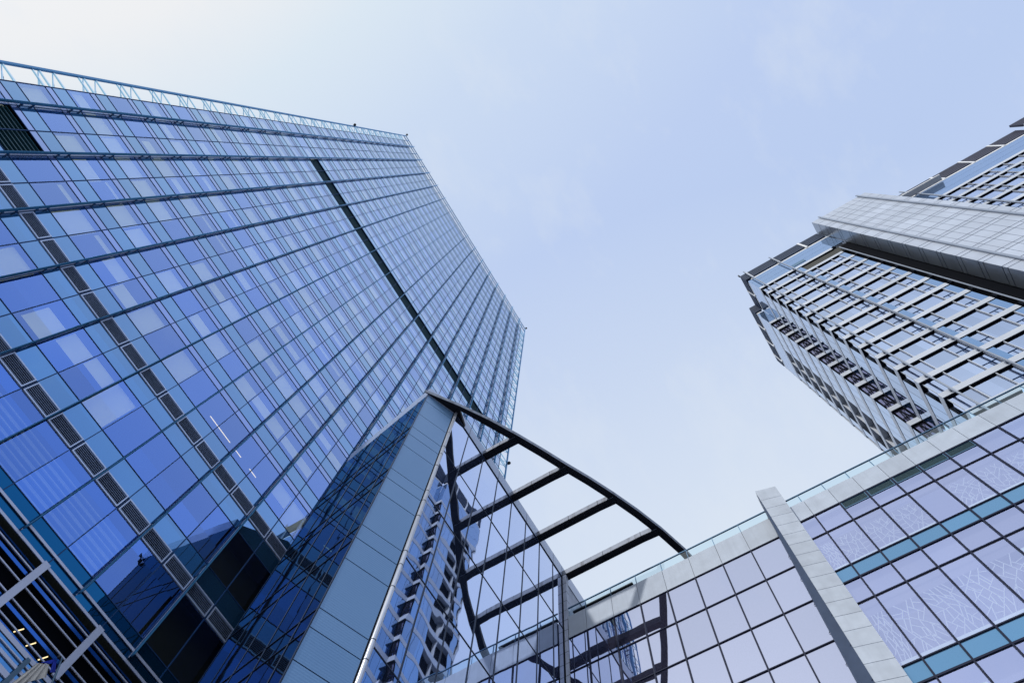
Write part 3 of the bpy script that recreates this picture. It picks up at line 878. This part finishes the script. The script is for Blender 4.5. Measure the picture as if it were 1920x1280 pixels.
for z in [FT - 1.86 * k for k in range(1, 20)]:
    jn.append(MB().bar((FX0 + .02, FY0 + .012, z), (XB - .02, fin_left(z) + .012, z - 0.0), .012, .03))
for t in (.35, .68):
    jn.append(MB().bar((FX0 + (XB - FX0) * t, FY0 + (fin_left(zb_) - FY0) * t + .01, zb_), (FX0 + (XB - FX0) * t, FY0 + (fin_left(FT) - FY0) * t + .01, FT - .02), .03, .012))
many('fin_joint', jn, 'b_mullion', B)

# ------------------------------------------------------------------ stepped tower behind the podium
XC = 30.5
T = thing('stepped_tower', 'tall stepped tower of white floor bands with a smooth grey panelled shaft', 'building', (XC + 8, -35, GZ))
FH = 3.587
zb = [98.0 - FH * i for i in range(28)]
Y1, Y2 = -16.75, -27.7
X2, X3 = 35.75, 45.7
YB2 = -15.7
win, flush, post, trm, solidp, logg, brace = [], [], [], [], [], [], []
bays = [(-16.95, -18.72, 'c'), (-18.78, -20.77, 'w'), (-20.83, -22.05, 't'), (-22.05, -22.85, 's'), (-22.9, -23.72, 't'), (-23.78, -25.85, 'w'), (-25.91, -26.95, 't'), (-26.95, Y2, 's')]
right = []
y = -38.6
pat = ['w', 't', 's', 't', 'w', 't']
wdt = {'w': 2.05, 't': 1.0, 's': .8}
k = 0
while y > -59.5:
    w = wdt[pat[k % 6]]; right.append((y, y - w + .05, pat[k % 6])); y -= w; k += 1
bandm, soff = [], []
for i, z in enumerate(zb):
    zt = z + .80
    m = MB()
    m.box(XC, XC + .6, Y2, Y1, z, zt)                       # face towards the street
    m.box(XC + .6, X2 - .02, Y1 - .6, Y1, z, zt)              # short return face
    m.box(X2, X2 + .6, Y1, YB2, z, zt).box(X2 + .6, X3, YB2 - .6, YB2, z, zt)
    m.box(31.55, 32.1, -60.2, -38.4, z, zt)
    m.box(30.75, 31.5, -76, -60.2, z, zt)
    bandm.append(m)
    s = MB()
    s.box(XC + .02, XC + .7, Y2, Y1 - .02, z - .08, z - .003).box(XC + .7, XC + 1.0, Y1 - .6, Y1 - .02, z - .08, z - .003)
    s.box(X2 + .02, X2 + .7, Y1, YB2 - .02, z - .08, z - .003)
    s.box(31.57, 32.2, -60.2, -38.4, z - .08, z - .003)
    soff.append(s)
    z0 = zb[i + 1] + .80 if i + 1 < len(zb) else GZ
    zw = z - .07
    for a, c, kd in bays + right:
        xg = XC + .17 if a > -30 else 31.55 + .17
        if z0 < 0: continue
        if i == 0 and -28.2 < a < -22.8: continue
        if kd == 's':
            solidp.append(MB().box(xg - .12, xg + .1, c, a, z0, zw)); continue
        win.append(MB().quad((xg, a, z0 + .05), (xg, c, z0 + .05), (xg, c, zw), (xg, a, zw)))
        post.append(MB().box(xg - .14, xg + .02, c - .045, c + .015, z0, zw))
        if kd == 't':
            trm.append(MB().box(xg - .04, xg + .02, c, a, z0 + 1.02, z0 + 1.08).box(xg - .04, xg + .02, (a + c) / 2 - .02, (a + c) / 2 + .02, z0, z0 + 1.02))
    if z0 < 0: continue
    # corner window and flush panels on the short face
    win.append(MB().quad((XC + .3, Y1 - .22, z0 + .05), (XC + .95, Y1 - .22, z0 + .05), (XC + .95, Y1 - .22, zw), (XC + .3, Y1 - .22, zw)))
    post.append(MB().box(XC + .2, XC + .3, Y1 - .26, Y1 - .18, z0, zw))
    fx = [XC + 1.0, XC + 2.05, XC + 3.1, XC + 4.15, X2 - .02]
    for a, c in zip(fx[:-1], fx[1:]):
        flush.append(MB().quad((a + .02, Y1 - .03, z0 + .03), (c - .02, Y1 - .03, z0 + .03), (c - .02, Y1 - .03, z - .03), (a + .02, Y1 - .03, z - .03)))
    # projecting block: braced loggia on its flank, panels and dark slots on its face
    logg.append(MB().quad((X2 + .2, Y1 + .02, z0), (X2 + .2, YB2 - .2, z0), (X2 + .2, YB2 - .2, zw), (X2 + .2, Y1 + .02, zw)))
    br_ = MB()
    br_.bar((X2 + .14, Y1 + .05, z0), (X2 + .14, YB2 - .55, zw), .06, .06).bar((X2 + .14, YB2 - .3, z0), (X2 + .14, YB2 - .6, zw), .06, .06).bar((X2 + .14, Y1 + .3, zw), (X2 + .14, YB2 - .5, z0), .05, .05)
    br_.box(X2 + .1, X2 + .16, Y1, YB2 - .2, z0 + .9, z0 + .97)
    brace.append(br_)
    fx = [X2 + .25, X2 + 1.2, X2 + 2.4, X2 + 3.5, X2 + 4.5]
    for a, c in zip(fx[:-1], fx[1:]):
        flush.append(MB().quad((a + .02, YB2 - .03, z0 + .03), (c - .02, YB2 - .03, z0 + .03), (c - .02, YB2 - .03, z - .03), (a + .02, YB2 - .03, z - .03)))
    flush.append(MB().quad((44.2, YB2 - .03, z0 + .03), (X3 - .5, YB2 - .03, z0 + .03), (X3 - .5, YB2 - .03, z - .03), (44.2, YB2 - .03, z - .03)))
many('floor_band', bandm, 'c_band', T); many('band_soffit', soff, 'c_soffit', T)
many('window_pane', win, 'c_window', T); many('flush_panel', flush, 'c_flush', T)
many('window_post', post, 'c_band', T); many('window_transom', trm, 'a_mullion', T)
many('solid_panel', solidp, 'c_parapet', T); many('loggia_pane', logg, 'c_loggia', T); many('loggia_brace', brace, 'c_soffit', T)
fp = [MB().box(X2 + 4.45 + q * 1.1, X2 + 4.5 + q * 1.1, YB2 - .5, YB2 - .02, 20, 98) for q in (2,)]
many('slot_fin', fp, 'c_band', T)
# cores behind the windows
bd = MB()
bd.box(XC + .85, 44, Y2, Y1 - .75, GZ, 104).box(X2 + .75, X3 - .05, Y1 - .8, YB2 - .75, GZ, 104).box(32.6, 46, -76, Y2, GZ, 104)
bd.build('tower_core', 'c_inside', T)
MB().box(X2 + 4.4, X3 - .1, YB2 - .7, YB2 - .55, GZ, 98).build('slot_backing', 'black', T)
MB().box(X3 - .12, X3, -30, YB2 - .02, GZ, 104.6).build('end_wall', 'c_band', T)
# parapet glass, olive slot, blue slot above the top band
pp = []
for (za, zc) in ((98.80, 100.6), (100.64, 102.6), (102.64, 104.4)):
    pp.append(MB().box(XC + .03, XC + .15, Y2 - 1.95, Y1 - .02, za, zc)); pp.append(MB().box(XC + .15, X2, Y1 - .15, Y1 - .03, za, zc))
    pp.append(MB().box(X2 + .03, X2 + .15, Y1, YB2 - .03, za, zc)); pp.append(MB().box(X2 + .15, X3, YB2 - .15, YB2 - .03, za, zc))
    pp.append(MB().box(31.58, 31.7, -60.2, -38.4, za, zc)); pp.append(MB().box(30.8, 30.95, -76, -60.2, za, zc))
many('parapet_panel', pp, 'c_parapet', T)
MB().box(XC + .05, XC + .9, Y1 - 30, Y1 - 1.2, 104.4, 104.7).build('white_coping', 'c_white', T)
MB().box(XC + .02, X2, Y1 - .6, Y1 - .02, 104.42, 104.85).build('white_coping', 'c_white', T)
MB().box(XC + .02, XC + .4, Y2 - 1.9, Y1 - .02, 104.42, 104.85).build('white_coping', 'c_white', T)
MB().box(X2 + .02, X3, YB2 - .6, YB2 - .02, 104.42, 104.85).build('white_coping', 'c_white', T)
MB().box(31.56, 32.2, -60.2, -38.4, 104.42, 104.85).build('white_coping', 'c_white', T)
MB().box(XC + .2, XC + .4, -29.6, -22.95, 95.2, 98.0).build('open_slot', 'c_olive', T)
MB().box(XC - .02, XC + .02, -24.2, -22.4, 99.4, 100.5).build('blue_slot', 'c_teal', T)
# roof fascia held out above the parapet
def fascia(x0, x1, y0, y1, mat, z0=105.5, z1=108.8):
    o = MB().box(x0, x1, y0, y1, z0, z1).build('roof_fascia', mat, T)
    g = MB()
    for q in range(1, 5):
        zc = z0 + (z1 - z0) * q / 5
        if x1 - x0 < y1 - y0: g.box(x0 - .012, x0, y0, y1, zc - .02, zc + .02)
        else: g.box(x0, x1, y1, y1 + .012, zc - .02, zc + .02)
    g.build('fascia_groove', 'c_soffit', o)
fascia(XC - .02, XC + .3, -29.6, Y1 + .02, 'c_rim')
fascia(XC + .3, X2 + .05, Y1 - .3, Y1 + .02, 'c_rim')
fascia(X2 - .02, X2 + .28, Y1 + .02, YB2 + .02, 'c_rim')
fascia(X2 + .28, X3, YB2 - .28, YB2 + .02, 'c_rim')
yy = -38.5
while yy > -60:
    fascia(31.53, 31.85, max(yy - 4.25, -60.2), yy - .25, 'c_rim_warm', 105.2, 108.6); yy -= 4.35
fascia(30.72, 31.05, -76, -60.2, 'c_rim_warm', 106.6, 109.6)
sl = MB()
for q in range(24):
    sl.box(30.74, 31.0, -60.4 - q * .32, -60.28 - q * .32, 105.0, 106.6)
sl.build('roof_grille', 'b_fin_face', T)
MB().box(XC - .12, XC + .12, Y1 - .05, Y1 + .12, 108.8, 109.6).build('roof_lamp', 'lamp_black', T)
bk = []
for yb in (-17.75, -22.1, -26.5): bk.append(MB().box(XC - .12, XC + .55, yb - .14, yb + .14, 104.7, 108.9))
for yb in [-38.55 - 4.35 * q for q in range(1, 5)]: bk.append(MB().box(31.5, 32.1, yb - .16, yb + .16, 104.6, 108.7))
for xb in (33.2, 38.7, 41.7, 44.5): bk.append(MB().box(xb - .12, xb + .12, (Y1 if xb < X2 else YB2) - .5, (Y1 if xb < X2 else YB2) + .08, 104.7, 108.85))
many('fascia_bracket', bk, 'c_white', T)
# vertical tracks on standoffs
def track(x, y, z0, z1, w=.07):
    o = MB().box(x - .06, x + .06, y - w, y + w, z0, z1).build('facade_track', 'c_rail', T)
    s = MB()
    for z in zb: 
        if z0 < z < z1: s.box(x + .06, x + .32, y - .1, y + .1, z + .25, z + .5)
    s.build('track_standoff', 'c_rail', o)
    return o
track(XC - .3, -17.6, GZ, 109.2); track(XC - .3, -21.95, GZ, 109.2)
for yb in (-42.9,): track(31.3, yb, GZ, 109.3, .12)
# dark recess beside the shaft with a tube rail on brackets
MB().box(XC + .6, XC + .7, -29.7, Y2, GZ, 98.0).build('recess_back', 'black', T)
MB().box(XC + .02, XC + .6, -29.66, -29.62, GZ, 98.0).build('recess_flank', 'black', T)
MB().box(XC + .1, XC + .6, -29.6, -28.55, GZ, 97.6).build('recess_louvre', 'black', T)
MB().tube([(XC - .05, -28.25, GZ), (XC - .05, -28.25, 97.0)], .09, 8).build('tube_rail', 'c_rail', T, True)
bk = []
for z in zb:
    if z > 5: bk.append(MB().box(XC - .02, XC + .6, -28.2, -27.95, z + .2, z + .9))
many('rail_bracket', bk, 'c_soffit', T)
# smooth panelled shaft
SX, SY0, SY1, SZ = 28.65, -29.76, -38.4, 109.0
MB().box(SX + .08, 34, SY1, SY0 - .06, GZ, SZ - .05).build('shaft_core', 'c_joint', T)
rowsS = [SZ, 106.3, 103.57, 102.2, 99.4, 98.55]
z = 95.6
while z > 4: rowsS += [z, z - .80]; z -= 3.6
colS = [SY0, -31.1] + [-31.1 - 1.025 * q for q in range(1, 6)] + [-37.25, SY1]
pan, pan2 = [], []
for z1, z0 in zip(rowsS[:-1], rowsS[1:]):
    for a, c in zip(colS[:-1], colS[1:]):
        dx = rnd.uniform(-.004, .004)
        pan.append(MB().box(SX + dx, SX + .07, c + .022, a - .022, z0 + .055, z1 - .055))
    pan2.append(MB().box(SX + .02, XC + .7, SY0 - .05, SY0, z0 + .06, z1 - .06))
many('shaft_panel', pan, 'c_panel', T); many('return_panel', pan2, 'c_side', T)
for yb in (-31.1, -37.2):
    o = MB().box(SX - .22, SX - .10, yb - .12, yb + .12, GZ, SZ + .3).build('facade_track', 'c_rail', T)
    s = MB()
    for z in rowsS[1::2]: s.box(SX - .10, SX, yb - .06, yb + .06, z - .3, z - .1)
    s.build('track_standoff', 'c_rail', o)
MB().box(XC + .2, XC + .34, -23.9, -23.3, 58.5, 59.3).build('open_casement', 'black', T)

# ------------------------------------------------------------------ lamp arm and cloth banner at the lower corner
L_ = thing('wall_lamp', 'curved blue-grey lamp arm with round black head above the cloth banner', 'lamp', (4.8 * AS, (YA - .15) * AS, 15.0 * AS)); BIG.add(L_.name)
yq = 18.4
MB().tube([(4.86, yq, 14.6), (4.80, yq, 15.1), (4.70, yq, 15.35), (4.56, yq, 15.68), (4.50, yq, 15.83), (4.46, yq, 15.86)], .03, 10).build('lamp_arm', 'arm', L_, True)
MB().ball((4.40, yq, 15.82), .055, 12).build('lamp_head', 'lamp_black', L_, True)
MB().tube([(4.86, yq, 14.62), (5.0, YA, 14.6)], .04, 8).build('wall_mount', 'arm', L_, True)
MB().ball((4.85, yq, 14.98), .06, 12, (1, 1, .7)).build('arm_joint', 'arm', L_, True)
BN = thing('banner', 'draped cream cloth banner with a bright blue border, hung by the lamp arm', 'banner', (4.4 * AS, 18.5 * AS, 15.3 * AS)); BIG.add(BN.name)
def cloth(c00, c10, c11, c01, nu, nv_, amp, fr_):
    m = MB(); idx = {}
    for i in range(nu + 1):
        for j in range(nv_ + 1):
            u, v = i / nu, j / nv_
            p = (Vector(c00) * (1 - u) + Vector(c10) * u) * (1 - v) + (Vector(c01) * (1 - u) + Vector(c11) * u) * v
            p.y += amp * math.sin(fr_ * u * math.pi * 2 + v) * (.4 + .6 * v)
            idx[i, j] = len(m.v); m.v.append(tuple(p))
    for i in range(nu):
        for j in range(nv_): m.f.append((idx[i, j], idx[i + 1, j], idx[i + 1, j + 1], idx[i, j + 1]))
    return m
yb = 18.5
cloth((4.10, yb, 15.33), (4.37, yb, 15.55), (4.57, yb, 15.28), (4.0, yb, 14.3), 28, 10, .035, 4).build('cream_cloth', 'beige_cloth', BN, True)
cloth((4.16, yb - .02, 15.40), (4.38, yb - .02, 15.78), (4.40, yb - .02, 15.60), (4.28, yb - .02, 15.50), 10, 5, .01, 2).build('blue_border', 'blue_cloth', BN, True)
cloth((4.36, yb - .02, 15.72), (4.42, yb - .02, 15.79), (4.66, yb - .02, 15.52), (4.53, yb - .02, 15.42), 10, 8, .012, 2).build('blue_border', 'blue_cloth', BN, True)
